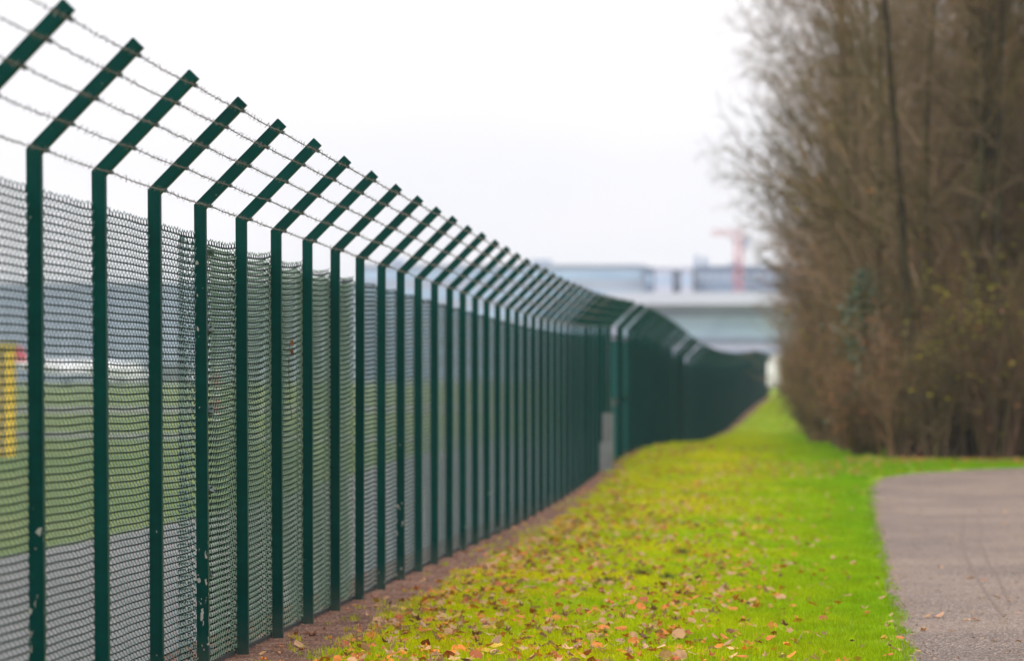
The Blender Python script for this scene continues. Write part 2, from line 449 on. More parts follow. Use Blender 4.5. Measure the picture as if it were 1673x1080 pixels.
# chain link: wires woven in zigzag, each hooked into the next
def link_mesh(name, width, H, mats, sag=0., bow=0., splice=0., rad=.0023, top=True, twist=True, nn=.0080, seed=0):
    rg = np.random.default_rng(seed)
    p = .0347
    nw = int(round(width/p)); nseg = int(H/p)
    P0 = []; P1 = []; RR = []; MI = []
    def add(a, b_, k=1., mi=0): P0.append(a); P1.append(b_); RR.append(rad*k); MI.append(mi)
    for j in range(nw):
        prev = None
        jit = rg.normal(0, .0008)
        for i in range(nseg+1):
            right = (i+j) % 2 == 0
            x = (j+1)*p+.004 if right else j*p-.004
            x += jit
            z = i*p
            n_in = nn if right else -nn
            a = (x, n_in, z-.003); c = (x, -n_in, z+.003)
            if prev is not None: add(prev, a)
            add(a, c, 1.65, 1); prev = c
        if top:
            zt = nseg*p
            if (nseg+j) % 2 == 0:          # two neighbours twisted together, their cut ends splayed
                xx = (j+1)*p; e = rg.uniform(.020, .027); dx = rg.uniform(-.006, .006)
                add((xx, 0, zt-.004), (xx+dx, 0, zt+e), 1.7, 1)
                for sg in (-1, 1):
                    add((xx+dx, 0, zt+e-.006), (xx+dx+sg*rg.uniform(.004, .016), sg*rg.uniform(.002, .010), zt+e+rg.uniform(.006, .014)), 1.1)
        if j % 2: 
            e = rg.uniform(.014, .026)
            add((j*p, 0, .004), (j*p+rg.uniform(-.005, .005), 0, -e), 1.8)
    A = np.array(P0); B = np.array(P1)
    def warp(Q):
        Q = Q.copy(); t = np.clip(Q[:, 0]/width, 0, 1)
        hz = Q[:, 2]/H
        Q[:, 2] += -sag*4*t*(1-t)*(1-.35*t) + sag*.8*t**5
        Q[:, 2] += .0018*np.sin(Q[:, 0]*7+hz*9+seed)
        Q[:, 1] += bow*4*t*(1-t)*(1+.3*np.sin(hz*7+seed)) + .0018*np.sin(Q[:, 0]*11+hz*5+seed)
        if splice:
            s = np.clip((.46-Q[:, 0])/.34, 0, 1); Q[:, 1] += -splice*(.6*s+.4*s*s*(3-2*s))
        return Q
    A, B = warp(A), warp(B)
    D = B-A; D /= np.linalg.norm(D, axis=1)[:, None]
    up = np.tile([0., 1., 0.], (len(D), 1)); bad = np.abs(D[:, 1]) > .9; up[bad] = [1, 0, 0]
    U = np.cross(D, up); U /= np.linalg.norm(U, axis=1)[:, None]; Vv = np.cross(D, U)
    n = len(A); verts = np.zeros((n, 6, 3))
    for k in range(3):
        a = 2*math.pi*k/3+.4
        off = (U*math.cos(a)+Vv*math.sin(a))*np.array(RR)[:, None]
        verts[:, k] = A+off; verts[:, 3+k] = B+off
    verts = verts.reshape(-1, 3)
    # panel runs along y, its thickness along x
    verts = np.stack([verts[:, 1], verts[:, 0], verts[:, 2]], axis=1)
    base = (np.arange(n)*6)[:, None, None]
    fa = np.array([[0, 1, 4, 3], [1, 2, 5, 4], [2, 0, 3, 5]])[None]
    faces = (base+fa).reshape(-1, 4)
    me = bpy.data.meshes.new(name)
    me.vertices.add(len(verts)); me.vertices.foreach_set('co', verts.ravel().astype(np.float32))
    me.loops.add(faces.size); me.loops.foreach_set('vertex_index', faces.ravel().astype(np.int32))
    me.polygons.add(len(faces)); me.polygons.foreach_set('loop_start', np.arange(0, faces.size, 4, dtype=np.int32))
    me.polygons.foreach_set('loop_total', np.full(len(faces), 4, dtype=np.int32))
    me.polygons.foreach_set('use_smooth', np.ones(len(faces), dtype=bool))
    me.update(calc_edges=True); me.validate()
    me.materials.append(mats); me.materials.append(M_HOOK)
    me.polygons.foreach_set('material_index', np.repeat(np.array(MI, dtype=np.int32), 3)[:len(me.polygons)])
    return me
HM = 2.31
M_WIREF = mat('deep_green_coated_wire', (.006, .078, .070), .45, .06, noise=(30, (.012, .10, .09), .35, .7))
V_FAR = [link_mesh('wire_mesh', PIT, HM, M_WIREF, .006, 0, seed=s) for s in (21, 22)]
V_FLAT = [link_mesh('wire_mesh', PIT, HM, M_WIRE, .003, .002, seed=s) for s in (1, 2)]
V_SAG = [link_mesh('wire_mesh', PIT, HM, M_WIRE, .013, -.006, seed=s) for s in (3, 4)]
V_SPL = link_mesh('wire_mesh', PIT, HM, M_WIRE, .012, -.004, splice=.085, seed=5)
V_GRN = [link_mesh('wire_mesh', PIT, HM, M_WIREG, .026, -.012, seed=s, rad=.0026) for s in (6, 7)]
V_GSPL = link_mesh('wire_mesh', PIT, HM, M_WIREG, .014, -.01, splice=.085, seed=8, rad=.0026)
V_BACK = link_mesh('wire_mesh_lining', PIT-.02, HM-.03, M_WIREG, .026, -.012, seed=9, rad=.0027, top=False)
V_BACKS = link_mesh('wire_mesh_lining', PIT-.52, HM-.03, M_WIREG, .006, -.004, seed=10, rad=.0027, top=False)
rail_me = MB().box(-.008, .008, .025, PIT-.025, .004, .03).me('bottom_rail', M_RAIL)
for i in range(len(posts)-1):
    k = i-9
    y0, y1 = posts[i], posts[i+1]; x0, x1 = fence_x(y0), fence_x(y1)
    z0 = ground(x0, y0); gap = y1-y0
    if gap > 1.5 or gap < .7: continue
    
    if k < -1: me = V_FLAT[i % 2]
    elif k == -1: me = V_GSPL
    elif k < 4: me = V_GRN[i % 2]
    elif k == 4: me = V_SPL
    else: me = V_SAG[i % 2] if i < 38 else V_FAR[i % 2]
    rz = -math.atan2(x1-x0, y1-y0)
    sx = .045
    o = fchild('wire_mesh', me, (x0-sx, y0, z0+.035), (0, 0, rz))
    if i < 46 and k not in (): fchild('bottom_rail', rail_me, (x0-sx-.004, y0, z0), (0, 0, rz))
    if -1 <= k < 4:
        fchild('wire_mesh_lining', V_BACKS if k == -1 else V_BACK, (x0-sx-.03, y0+(.5 if k == -1 else 0), z0+.05), (0, 0, rz))
# clamps at the two splices
cl = MB().box(-.022, .022, -.03, .03, -.019, .019); cl.tube([(-.03, 0, 0), (.035, 0, .006)], .006, 6)
CLAMP = cl.me('clamp', M_CLAMP)
for k in (-1, 4):
    y0 = posts[k+9]; x0 = fence_x(y0)
    for h in range(6):
        o = fchild('clamp', CLAMP, (x0-.052, y0+.385, .09+h*.437+random.uniform(-.02, .02)), (random.uniform(-.3, .3), random.uniform(-.5, .5), random.uniform(-.5, .5)))
# barbed wire
FR = [.05, .30, .54, .765, .95]
for fr in FR:
    mb = MB(); pts = []
    for (x, y, z, ry) in tops:
        ax = .031+fr*.435+.004; azz = 2.482+fr*.435-.004
        pts.append(Vector((x+ax+azz*ry, y, z+azz)))
    for i in range(len(pts)-1):
        a, c = pts[i], pts[i+1]; Ls = (c-a).length
        det = i < 34
        if det:
            ns = int(Ls/.035)
            for ph in (0, math.pi):
                q = []
                for s in range(ns+1):
                    tt = s/ns; p = a.lerp(c, tt); sg = -.008*4*tt*(1-tt)
                    an = ph+tt*Ls/.075*2*math.pi*.5
                    q.append(p+Vector((.0022*math.cos(an), 0, sg+.0022*math.sin(an))))
                mb.tube(q, .0016, 3, cap=False)
            nb = int(Ls/.085)
            for s in range(nb):
                tt = (s+.5+random.uniform(-.15, .15))/nb; p = a.lerp(c, tt)+Vector((0, 0, -.008*4*tt*(1-tt)))
                for e in range(2):
                    an = random.uniform(0, math.pi)
                    dv = Vector((math.cos(an), random.uniform(-.35, .35), math.sin(an))).normalized()*random.uniform(.014, .019)
                    oy = Vector((0, (e-.5)*.008, 0))
                    mb.tube([p+oy-dv, p+oy+dv], .0012, 3, cap=False)
                mb.tube([p-Vector((0, .007, 0)), p+Vector((0, .007, 0))], .0040, 5)
        else:
            mb.tube([a, c], .0035, 3, cap=False)
        mb.k = 1; mb.box(a.x-.008, a.x+.006, a.y-.022, a.y+.022, a.z-.009, a.z+.007); mb.k = 0
    mb.v = [tuple(Vector(q)-FO) for q in mb.v]
    obj('barbed_wire', mb.me('barbed_wire', [M_BARB, M_CLAMP]), fence)

# gate leaves in the two wide bays, and the bays of plain mesh further on
def gate_at(y0, y1, label, lock):
    x = (fence_x(y0)+fence_x(y1))/2; z = ground(x, y0)
    gt = tag(empty('gate', (x, (y0+y1)/2, z)), label, 'gate', None)
    h = (y1-y0)/2-.05; H = 2.35
    for yy in (-h, h): MB().box(-.02, .02, yy-.02, yy+.02, .05, H).obj('gate_stile', M_POST, gt)
    for zz in (.07, H/2, H-.02): MB().box(-.018, .018, -h+.02, h-.02, zz-.02, zz+.02).obj('gate_rail', M_POST, gt)
    gm = link_mesh('gate_mesh', 2*h-.04, H-.15, M_WIREF, .003, .0, rad=.0028, seed=12, top=False)
    obj('gate_mesh', gm, gt, (-.024, -h+.02, .09))
    if lock:
        m = MB().box(.02, .07, -h-.05, -h+.03, 1.02, 1.2); m.tube([(.07, -h, 1.12), (.11, -h, 1.12), (.11, -h+.1, 1.12)], .012, 8)
        m.obj('gate_lock', M_GREYM, gt)
i0 = 40
gate_at(posts[i0], posts[i0+1], 'narrow green mesh gate in the fence nearest the grey stepped cabinet', True)
gate_at(posts[i0+3], posts[i0+4], 'green mesh gate in the fence just beyond the one with the lock', False)
for i in range(i0+4, len(posts)-1):
    if posts[i+1]-posts[i] > 1.5:
        y0 = posts[i]; x0 = fence_x(y0)
        fchild('wire_mesh', link_mesh('wire_mesh', posts[i+1]-y0, HM, M_WIREF, .01, 0, seed=i, rad=.0042), (x0-.045, y0, ground(x0, y0)+.03), (0, 0, -math.atan2(fence_x(posts[i+1])-x0, posts[i+1]-y0)))
# grey cabinet against the fence by the gate
cx, cy = W(51.2, -2.985)
cb = tag(empty('utility_cabinet', (cx, cy, ground(cx, cy))), 'small stepped grey cabinet standing against the fence before the gate', 'cabinet')
MB().box(-.13, .12, -.2, .25, -.05, .50).obj('cabinet_base', M_GREYM, cb)
MB().box(-.05, .12, -.15, .25, .502, .98).obj('cabinet_body', M_GREYM, cb)
MB().box(-.055, .125, -.16, .26, .98, 1.0).obj('cabinet_lid', M_GREYM, cb)
# dried climber hanging in the wire
def climber(y, z, label, s=1.):
    x = fence_x(y)-.03
    mb = MB(); p = Vector((0, 0, 0)); q = [p.copy()]
    for i in range(9):
        p = p+Vector((random.uniform(-.004, .008), random.uniform(-.02, .02), -.05*s)); q.append(p.copy())
    st = tag(empty('dried_climber', (x, y, z)), label, 'climber')
    mb.tube(q, .0022, 5); mb.obj('stem', M_BARK, st)
    for i in range(4):
        a = q[i//2]; d = .022*s
        m = MB(); m.v = [a, a+Vector((.012, .03, d)), a+Vector((.02, .05, -.01)), a+Vector((.01, .025, -d))]; m.f = [(0, 1, 2, 3)]; m.m = [0]
        m.obj('leaf', M_LBRN, st)
climber(posts[10]+.62, 1.83, 'thin dried climber with red brown leaves caught in the chain link', 1.1)

# ------------------------------------------------------------------ airfield things
mx_, my_ = W(63, -16.38)
mk = tag(empty('steel_upright', (mx_, my_, ground(mx_, my_))), 'yellow upright frame on the airfield grass behind the left end of the fence', 'marker frame')
MB().box(-.20, -.06, -.06, .06, 0, 2.28).obj('panel', M_YELLOW, mk)
MB().box(.03, .25, -.05, .05, 0, 2.28).obj('panel', M_YELLOW, mk)
MB().box(-.055, .025, -.01, .01, 0, 2.28).obj('backing', M_GREYM, mk)
MB().box(-.24, .28, -.09, .09, 2.282, 2.42).obj('top_beam', mat('weathered_yellow', (.38, .29, .05), .7), mk)

M_WHITE = mat('white_gloss_paint', (.78, .78, .78), .3, .5)
M_RED = mat('red_paint', (.62, .03, .06), .4, .5)
M_DARKGL = mat('dark_glass', (.02, .03, .045), .1, .7)
M_TYREB = mat('black_rubber', (.02, .02, .02), .8, .2)
# small white jet, nose to the right
jd = 430
jx, jy = W(jd, (125-1274)*jd/F_PX)
jet = tag(empty('jet_aeroplane', (jx, jy, ground(jx, jy)), 0), 'small white jet aeroplane with a red tail parked far across the airfield', 'aeroplane')
mb = MB()
st = [(-9.5, .15, 3.3), (-8, .5, 3.0), (-5, .95, 2.7), (-1, 1.1, 2.55), (4, 1.1, 2.5), (6.5, .95, 2.45), (8.2, .6, 2.3), (9.3, .2, 2.15)]
mb.tube([(a, 0, c) for a, r_, c in st], [r_ for a, r_, c in st], 20); mb.obj('fuselage', M_WHITE, jet, smooth=True)
MB().prism([(-9.6, 3.3), (-6.2, 3.5), (-8.6, 5.9), (-10.2, 5.9)], -.12, .12, 'y').obj('tail_fin', M_RED, jet)
MB().prism([(-10.4, -2.6), (-9.2, 0), (-10.4, 2.6), (-11.1, 2.6), (-10.8, 0), (-11.1, -2.6)], 5.9, 6.02, 'z').obj('tailplane', M_RED, jet)
MB().prism([(2.4, 0), (-2.6, -8.4), (-3.8, -8.4), (-2.0, 0), (-3.8, 8.4), (-2.6, 8.4)], 1.75, 1.93, 'z').obj('wing', M_WHITE, jet)
for sy in (-1.7, 1.7):
    m = MB(); m.tube([(-7.2, sy, 3.2), (-6.8, sy, 3.2), (-4.6, sy, 3.2), (-4.3, sy, 3.2)], [.35, .5, .55, .45], 14); m.obj('engine', M_WHITE, jet, smooth=True)
for k in range(7): MB().box(-3+k*1.15, -2.6+k*1.15, -1.12, -1.06, 2.7, 3.05).obj('window', M_DARKGL, jet)
m = MB().prism([(6.6, 2.75), (7.9, 2.6), (7.2, 3.15), (6.7, 3.2)], -.62, .62, 'y'); m.obj('windscreen', M_DARKGL, jet)
for (a, c) in ((6.5, 0), (-1.5, -1.6), (-1.5, 1.6)):
    m = MB(); m.tube([(a, c-.12, .38), (a, c+.12, .38)], .38, 14); m.k = 1; m.box(a-.06, a+.06, c-.05, c+.05, .5, 1.8)
    m.obj('landing_gear', [M_TYREB, M_GREYM], jet)

def truck(px, d, length, hgt, colour, label, rz=0., cab=None, z=None, group=None):
    x, y = W(d, (px-1274)*d/F_PX)
    tr_ = tag(empty('parked_truck', (x, y, ground(x, y)), rz), label, 'truck', group)
    Lh = length/2
    MB().box(-Lh, Lh-1.75, -1.1, 1.1, .85, hgt).obj('box_body', colour, tr_)
    MB().box(-Lh, Lh-.1, -.9, .9, .55, .848).obj('chassis', M_GREYM, tr_)
    c = MB().prism([(Lh-1.65, .86), (Lh, .86), (Lh, 1.5), (Lh-.35, 2.35), (Lh-1.65, 2.45)], -1.05, 1.05, 'y').obj('cab', cab or M_WHITE, tr_)
    MB().prism([(Lh-1.35, 1.55), (Lh-.25, 1.55), (Lh-.5, 2.2), (Lh-1.35, 2.25)], -1.07, -1.055, 'y').obj('cab_window', M_DARKGL, tr_)
    for a in (-Lh+.9, Lh-1.0):
        for c_ in (-1, 1):
            m = MB(); m.tube([(a, c_*1.0-.13, .45), (a, c_*1.0+.13, .45)], .45, 14); m.obj('wheel', M_TYREB, tr_)
truck(208, 445, 7.5, 3.4, M_WHITE, 'white box truck parked to the right of the small jet, seen through the mesh')
truck(285, 450, 8, 3.2, M_GREYM, 'grey box truck parked furthest from the small jet, seen through the mesh')
truck(1266, 262, 6.5, 3.5, M_WHITE, 'white box truck beyond the far end of the fence beside the wood', rz=R(80))
mp_x, mp_y = W(118, (352-1274)*118/F_PX)
mk2 = tag(empty('marker_post', (mp_x, mp_y, ground(mp_x, mp_y))), 'red and white banded marker post on the airfield seen through the mesh splice', 'marker post')
for k in range(5):
    MB().box(-.12, .12, -.12, .12, .02+k*.5, .02+k*.5+.498).obj('band', M_RED if k % 2 else M_WHITE, mk2)

# ------------------------------------------------------------------ far buildings
M_BPALE = mat('pale_cladding', (.30, .34, .42), .6, .3, noise=(.05, (.26, .30, .38), .4, .6))
M_BWHITE = mat('white_cladding', (.42, .43, .51), .6, .3)
M_BBLUE = mat('blue_grey_cladding', (.13, .18, .27), .5, .4, noise=(.06, (.10, .14, .22), .4, .6))
M_BMID = mat('grey_blue_cladding', (.26, .31, .40), .5, .4)
M_GLASS = mat('blue_curtain_glass', (.24, .35, .48), .3, .4, noise=(.1, (.30, .42, .55), .4, .6))
M_SLAT = mat('pale_lilac_facade', (.33, .34, .46), .7, .3)
def bpos(px, d): return (px-1274)*d/F_PX
def zz(py, d): return EYE-(py-655)*d/F_PX
def block(name, label, d, px0, px1, ytop, ybase, depth, wall, floors=0, wcols=0, wmat=None, roofm=None, extra=None, cat='building'):
    """a building face-on to the view: wall, roof, window bands or windows, each a part"""
    u0, u1 = bpos(px0, d), bpos(px1, d); z1 = zz(ytop, d)
    x, y = W(d, (u0+u1)/2)
    z0 = ground(x, y)-.3 if ybase is None else zz(ybase, d)
    r_ = tag(empty(name, (x, y, z0), TH), label, cat)
    w2 = (u1-u0)/2; H = z1-z0
    MB().box(-w2, w2, 0, depth, 0, H-.5).obj('wall', wall, r_)
    MB().box(-w2-.4, w2+.4, -.4, depth+.4, H-.498, H).obj('roof', roofm or wall, r_)
    if floors:
        fh = (H-.8)/floors
        for j in range(floors):
            if wcols:
                cw = 2*w2/wcols
                for c in range(wcols):
                    o = obj('window', WIN(cw*.62, fh*.5, wmat), r_, (-w2+(c+.5)*cw, -.06, .4+(j+.5)*fh))
            else:
                MB().box(-w2+.5, w2-.5, -.08, 0, .3+j*fh+fh*.35, .3+j*fh+fh*.8).obj('window_band', wmat, r_)
    if extra: extra(r_, w2, H, depth)
    return r_
_wc = {}
def WIN(w_, h_, m):
    k = (round(w_, 2), round(h_, 2), m.name)
    if k not in _wc: _wc[k] = MB().box(-w_/2, w_/2, 0, .05, -h_/2, h_/2).me('window', m)
    return _wc[k]
def roof_boxes(items):
    def fn(r_, w2, H, dp):
        for (a, c, h) in items: MB().box(a*w2, c*w2, 3, 8, H+.002, H+h).obj('roof_plant', M_BMID, r_)
    return fn
block('terminal_building', 'long pale blue grey building with a flat roof left of the white blocks', 640, 590, 1052, 432, None, 30, M_BPALE, 6, 0, M_GLASS, extra=roof_boxes([(-.8, -.7, 1.5), (.2, .35, 1.2)]))
block('office_building', 'narrow blue building squeezed beside the first white block', 630, 1054, 1068, 436, None, 20, M_BBLUE, 6, 1, M_GLASS)
block('office_building', 'wider of the two white blocks above the pale slab roof', 628, 1070, 1098, 436, None, 20, M_BWHITE, 5, 2, M_GLASS)
block('office_building', 'dark blue link block between the two white blocks', 632, 1099, 1112, 440, None, 18, M_BBLUE, 6, 1, M_GLASS)
block('office_building', 'narrower white block beside the dark blue building', 628, 1113, 1131, 436, None, 20, M_BWHITE, 5, 1, M_GLASS)
block('office_building', 'dark blue building with plant on its roof behind the red crane', 634, 1134, 1330, 434, None, 24, M_BBLUE, 6, 16, M_BMID,
      extra=roof_boxes([(-.97, -.9, 2.4), (-.83, -.76, 2.0), (-.4, -.2, .8)]))
def canopy(r_, w2, H, dp):
    MB().box(-w2-2, w2+2, -5, dp, H+.002, H+2.4).obj('roof_slab', M_BWHITE, r_)
bt = block('terminal_building', 'low long terminal with a white slab roof and glass front beyond the far fence', 585, 1000, 1420, 499, None, 35, M_SLAT, 0, 0, extra=canopy)
w2 = bpos(1420, 585)/2-bpos(1000, 585)/2
Hb = zz(499, 585)-bt.location.z
MB().box(-w2+1, w2-1, -.35, 0, Hb-6.2, Hb-2.2).obj('glass_front', M_GLASS, bt)
MB().box(-w2+1, w2-1, -.6, -.36, Hb-2.19, Hb-.6).obj('eaves_shade_band', M_BBLUE, bt)  # dark strip painting in the shadow line under the roof slab
for k in range(5):
    z_ = Hb-7.4-k*2.3
    MB().box(-w2+1, w2-1, -.3, 0, z_, z_+.8).obj('window_band', M_BBLUE, bt)
def fins(r_, w2, H, dp):
    for k in range(30):
        a = -w2+(k+.5)*2*w2/30
        MB().box(a-.2, a+.2, -.5, 0, 0, H-.6).obj('pilaster', M_BPALE, r_)
block('hangar', 'broad blue grey hangar across the airfield at the left', 610, -260, 585, 463, None, 40, M_BMID, 5, 0, M_BPALE, roofm=M_BBLUE, extra=fins)
# crane
cd = 600; cu = bpos(1206, cd); x, y = W(cd, cu); z0 = ground(x, y)
M_CRANE = mat('hazed_red_paint', (.40, .10, .11), .6, .2)  # red made paler, fading by distance haze put into the colour
crn = tag(empty('tower_crane', (x, y, z0), TH), 'red tower crane rising behind the terminal roof near the trees', 'crane')
mb = MB(); Hc = zz(385, cd)-z0
for sx in (-.7, .7):
    for sy in (-.7, .7): mb.tube([(sx, sy, 0), (sx, sy, Hc)], .15, 4)
for k in range(int(Hc/1.9)):
    z_ = k*1.9; s_ = 1 if k % 2 else -1
    for sy in (-.7, .7): mb.tube([(-.7*s_, sy, z_), (.7*s_, sy, z_+1.9)], .09, 4)
    for sx in (-.7, .7): mb.tube([(sx, -.7*s_, z_), (sx, .7*s_, z_+1.9)], .09, 4)
mb.obj('mast', M_CRANE, crn)
mb = MB()
for zt, yy in ((0, -.5), (0, .5), (.9, 0)): mb.tube([(-5.6, yy, Hc+.2+zt), (1.2, yy, Hc+.2+zt)], .07, 4)
for k in range(8):
    a = -5.6+k*.8
    mb.tube([(a, -.5, Hc+.2), (a+.4, 0, Hc+1.1), (a+.8, .5, Hc+.2)], .06, 4)
mb.obj('jib', M_CRANE, crn)
MB().box(.75, 2.0, -.7, .7, Hc-2.4, Hc-.62).obj('cab', M_BMID, crn)
MB().box(1.25, 2.6, -.6, .6, Hc-.6, Hc+.3).obj('counterweight', M_CONC, crn)

# ------------------------------------------------------------------ trees and shrubs
class TB:
    """collects tapered limbs quickly"""
    def __init__(s): s.v = []; s.f = []
    def limb(s, pts, rad, n):
        o = len(s.v); m = len(pts)
        d0 = pts[-1]-pts[0]
        u = d0.cross(Vector((.3, .5, .8))).normalized(); q = d0.cross(u).normalized()
        for i in range(m):
            if i == m-1 and rad[i] < .004:
                s.v.append(tuple(pts[i])); break
            for k in range(n):
                a = 6.2832*k/n; s.v.append(tuple(pts[i]+(u*math.cos(a)+q*math.sin(a))*rad[i]))
        for i in range(m-1):
            last = (i == m-2 and rad[-1] < .004)
            for k in range(n):
                k2 = (k+1) % n
                if last: s.f.append((o+i*n+k, o+i*n+k2, o+(i+1)*n))
                else: s.f.append((o+i*n+k, o+i*n+k2, o+(i+1)*n+k2, o+(i+1)*n+k))
def rnd(a, b_): return random.uniform(a, b_)
def perp(d):
    v_ = Vector((rnd(-1, 1), rnd(-1, 1), rnd(-1, 1)))
    v_ -= d*v_.dot(d); return v_.normalized()
def grow(tb, p, d, Ln, r0, lvl, spec, tips):
    nseg = 4 if lvl <= 1 else (3 if lvl == 2 else 2)
    pts = [p.copy()]; dirs = [d.copy()]; q = p.copy(); dd = d.copy()
    for i in range(nseg):
        dd = (dd+perp(dd)*spec['wob'][lvl]+Vector((0, 0, spec['up'][lvl]))).normalized()
        q = q+dd*(Ln/nseg); pts.append(q.copy()); dirs.append(dd.copy())
    last = lvl == spec['depth']
    rad = [r0*(1-.8*i/nseg) for i in range(nseg+1)]
    if last: rad[-1] = 0
    if lvl == 0: return pts, dirs, rad
    tb.limb(pts, rad, 5 if lvl == 1 else 3)
    if last:
        tips.append((q, dd)); return
    nch = spec['n'][lvl]
    for c in range(nch):
        t_ = (c+.6+rnd(-.3, .3))/nch; t_ = .12+.88*t_
        k = min(nseg-1, int(t_*nseg)); fr = t_*nseg-k
        b0 = pts[k].lerp(pts[k+1], min(1, fr)); dv = dirs[k+1]
        an = R(rnd(*spec['ang'])); ch = (dv*math.cos(an)+perp(dv)*math.sin(an)).normalized()
        grow(tb, b0, ch, Ln*rnd(.38, .6)*(1-.45*t_), rad[k]*.5+.0015, lvl+1, spec, tips)
def leaves(tips, frac, size, m, name='foliage'):
    v = []; f = []
    for (p, d) in tips:
        if random.random() > frac: continue
        p = p+Vector((rnd(-.08, .08), rnd(-.08, .08), rnd(-.08, .08)))
        a = perp(Vector((0, 0, 1)))*size*rnd(.6, 1.3); b_ = a.cross(perp(a.normalized()))*.8
        o = len(v); v += [p-a, p+b_*.6, p+a, p-b_*.6]; f.append((o, o+1, o+2, o+3))
    return mesh(name, v, f, m)
def tree_proto(H, r0, spread, twig, lean=0, low=.12, nb=36, dens=(0, 7, 6, 5), leafmat=None, leaffrac=0, leafsize=.05):
    spec = {'depth': 4, 'wob': [.05, .16, .22, .3, .35], 'up': [.02, .10, .05, .02, .0], 'n': list(dens)+[0], 'ang': (28, 62)}
    tb = TB(); tips = []
    trunk = TB()
    # trunk
    pts = [Vector((0, 0, -.3))]; d = Vector((lean, 0, 1)).normalized(); nseg = 12; q = pts[0].copy()
    for i in range(nseg):
        d = (d+Vector((rnd(-.04, .04), rnd(-.04, .04), .09))).normalized(); q = q+d*H/nseg; pts.append(q.copy())
    rad = [r0*(1-.93*(i/nseg)**.9) for i in range(nseg+1)]; rad[0] = r0*1.25
    trunk.limb(pts, rad, 8)
    for b_ in range(nb):
        t_ = low+(1-low)*((b_+rnd(0, 1))/nb)
        k = min(nseg-1, int(t_*nseg)); p = pts[k].lerp(pts[k+1], t_*nseg-k)
        an = R(rnd(30, 68)); az_ = rnd(0, 6.283)
        dv = Vector((math.cos(az_)*math.sin(an), math.sin(az_)*math.sin(an), math.cos(an)))
        Lb = spread*(1-.5*abs(t_-.5)/.6)*rnd(.65, 1.15)*(1 if t_ < .85 else .6)
        grow(tb, p, dv, Lb, max(.012, rad[k]*.42), 1, spec, tips)
    tm = mesh('trunk', trunk.v, trunk.f, M_BARK, smooth=True)
    # branches in bark, twigs in twig colour
    cm = mesh('crown', tb.v, tb.f, [twig, M_BARK])
    out = {'trunk': tm, 'crown': cm}
    if leafmat is not None: out['foliage'] = leaves(tips, leaffrac, leafsize, leafmat)
    return out
def shrub_proto(H, spread, twig, n=34, leafmat=None, leaffrac=0, leafsize=.05):
    spec = {'depth': 4, 'wob': [0, .14, .2, .3, .3], 'up': [0, .09, .06, .03, 0], 'n': [0, 7, 5, 4, 0], 'ang': (20, 55)}
    tb = TB(); tips = []; tr = TB()
    for s in range(n):
        a = rnd(0, 6.283); rr = rnd(0, .35)*spread; tilt = rnd(0, .5)
        p = Vector((rr*math.cos(a), rr*math.sin(a), -.1))
        d = Vector((math.cos(a)*tilt, math.sin(a)*tilt, 1)).normalized()
        grow(tb if s % 3 else tr, p, d, H*rnd(.5, 1), rnd(.012, .028), 1, spec, tips)
    out = {'stems': mesh('stems', tr.v, tr.f, M_BARK), 'twigs': mesh('twigs', tb.v, tb.f, twig)}
    if leafmat is not None: out['foliage'] = leaves(tips, leaffrac, leafsize, leafmat)
    return out
TREES = [tree_proto(13.5, .14, 4.9, M_TWIG, leafmat=M_LYEL, leaffrac=.015),
         tree_proto(14.5, .16, 4.6, M_TWIG),
         tree_proto(12.5, .12, 4.4, M_TWIGR, leafmat=M_LBRN, leaffrac=.05),
         tree_proto(15, .17, 3.3, M_TWIG, low=.22),
         tree_proto(11, .10, 3.2, M_TWIGR, leafmat=M_LBRN, leaffrac=.03)]
POLE = [tree_proto(15, .12, 2.6, M_TWIG, low=.42, nb=20), tree_proto(14, .10, 2.6, M_TWIGR, low=.5, nb=18)]
for q_ in POLE: q_['trunk'].materials[0] = M_BARKD
SHR = [shrub_proto(3.0, 1.1, M_TWIGS, n=30, leafmat=M_LYEL, leaffrac=.03),
       shrub_proto(2.6, 1.2, M_TWIGR, n=28, leafmat=M_LBRN, leaffrac=.15),
       shrub_proto(3.4, 1.1, M_TWIGS, leafmat=M_LYEL, leaffrac=.16),
       shrub_proto(4.2, 1.2, M_TWIGR, leafmat=M_LBRN, leaffrac=.04)]
def place(kind, proto, x, y, s, label, cat, group=None, sz=None):
    r_ = tag(empty(kind, (x, y, ground(x, y)), rnd(0, 6.28)), label, cat, group)
    r_.scale = (s, s, sz or s)
    for nm, me in proto.items(): obj(nm, me, r_)
    return r_
ORD = ['first', 'second', 'third', 'fourth', 'fifth', 'sixth', 'seventh', 'eighth', 'ninth', 'tenth', 'eleventh', 'twelfth', 'thirteenth', 'fourteenth', 'fifteenth', 'sixteenth', 'seventeenth', 'eighteenth', 'nineteenth', 'twentieth']
# the wood's front, facing us across the turn of the path
LOOK = ['bare brown tree', 'tall bare grey brown tree', 'bare tree with russet leaves', 'slender tall bare tree', 'small bare reddish tree']
front = [(2.9, 60.0, 0), (3.9, 58.6, 3), (5.0, 59.3, 1), (6.3, 59.0, 2), (7.6, 60.0, 0)]
for i, (u, d, pz) in enumerate(front):
    x, y = W(d, u); place('bare_tree', TREES[pz], x, y, rnd(.95, 1.1), LOOK[pz]+', %s from the left behind the path end' % ORD[i], 'tree', 'trees of the wood beside the fence')
for i, (u, d, pz) in enumerate([(2.6, 58.2, 0), (3.6, 58.5, 0), (4.15, 57.9, 1), (4.5, 58.6, 0), (5.6, 57.6, 0)]):
    x, y = W(d, u); place('bare_tree', POLE[pz], x, y, rnd(.9, 1.1), 'straight dark trunk branching only high up, %s from the left behind the shrubs' % ORD[i], 'tree', 'dark trunks at the front of the wood')
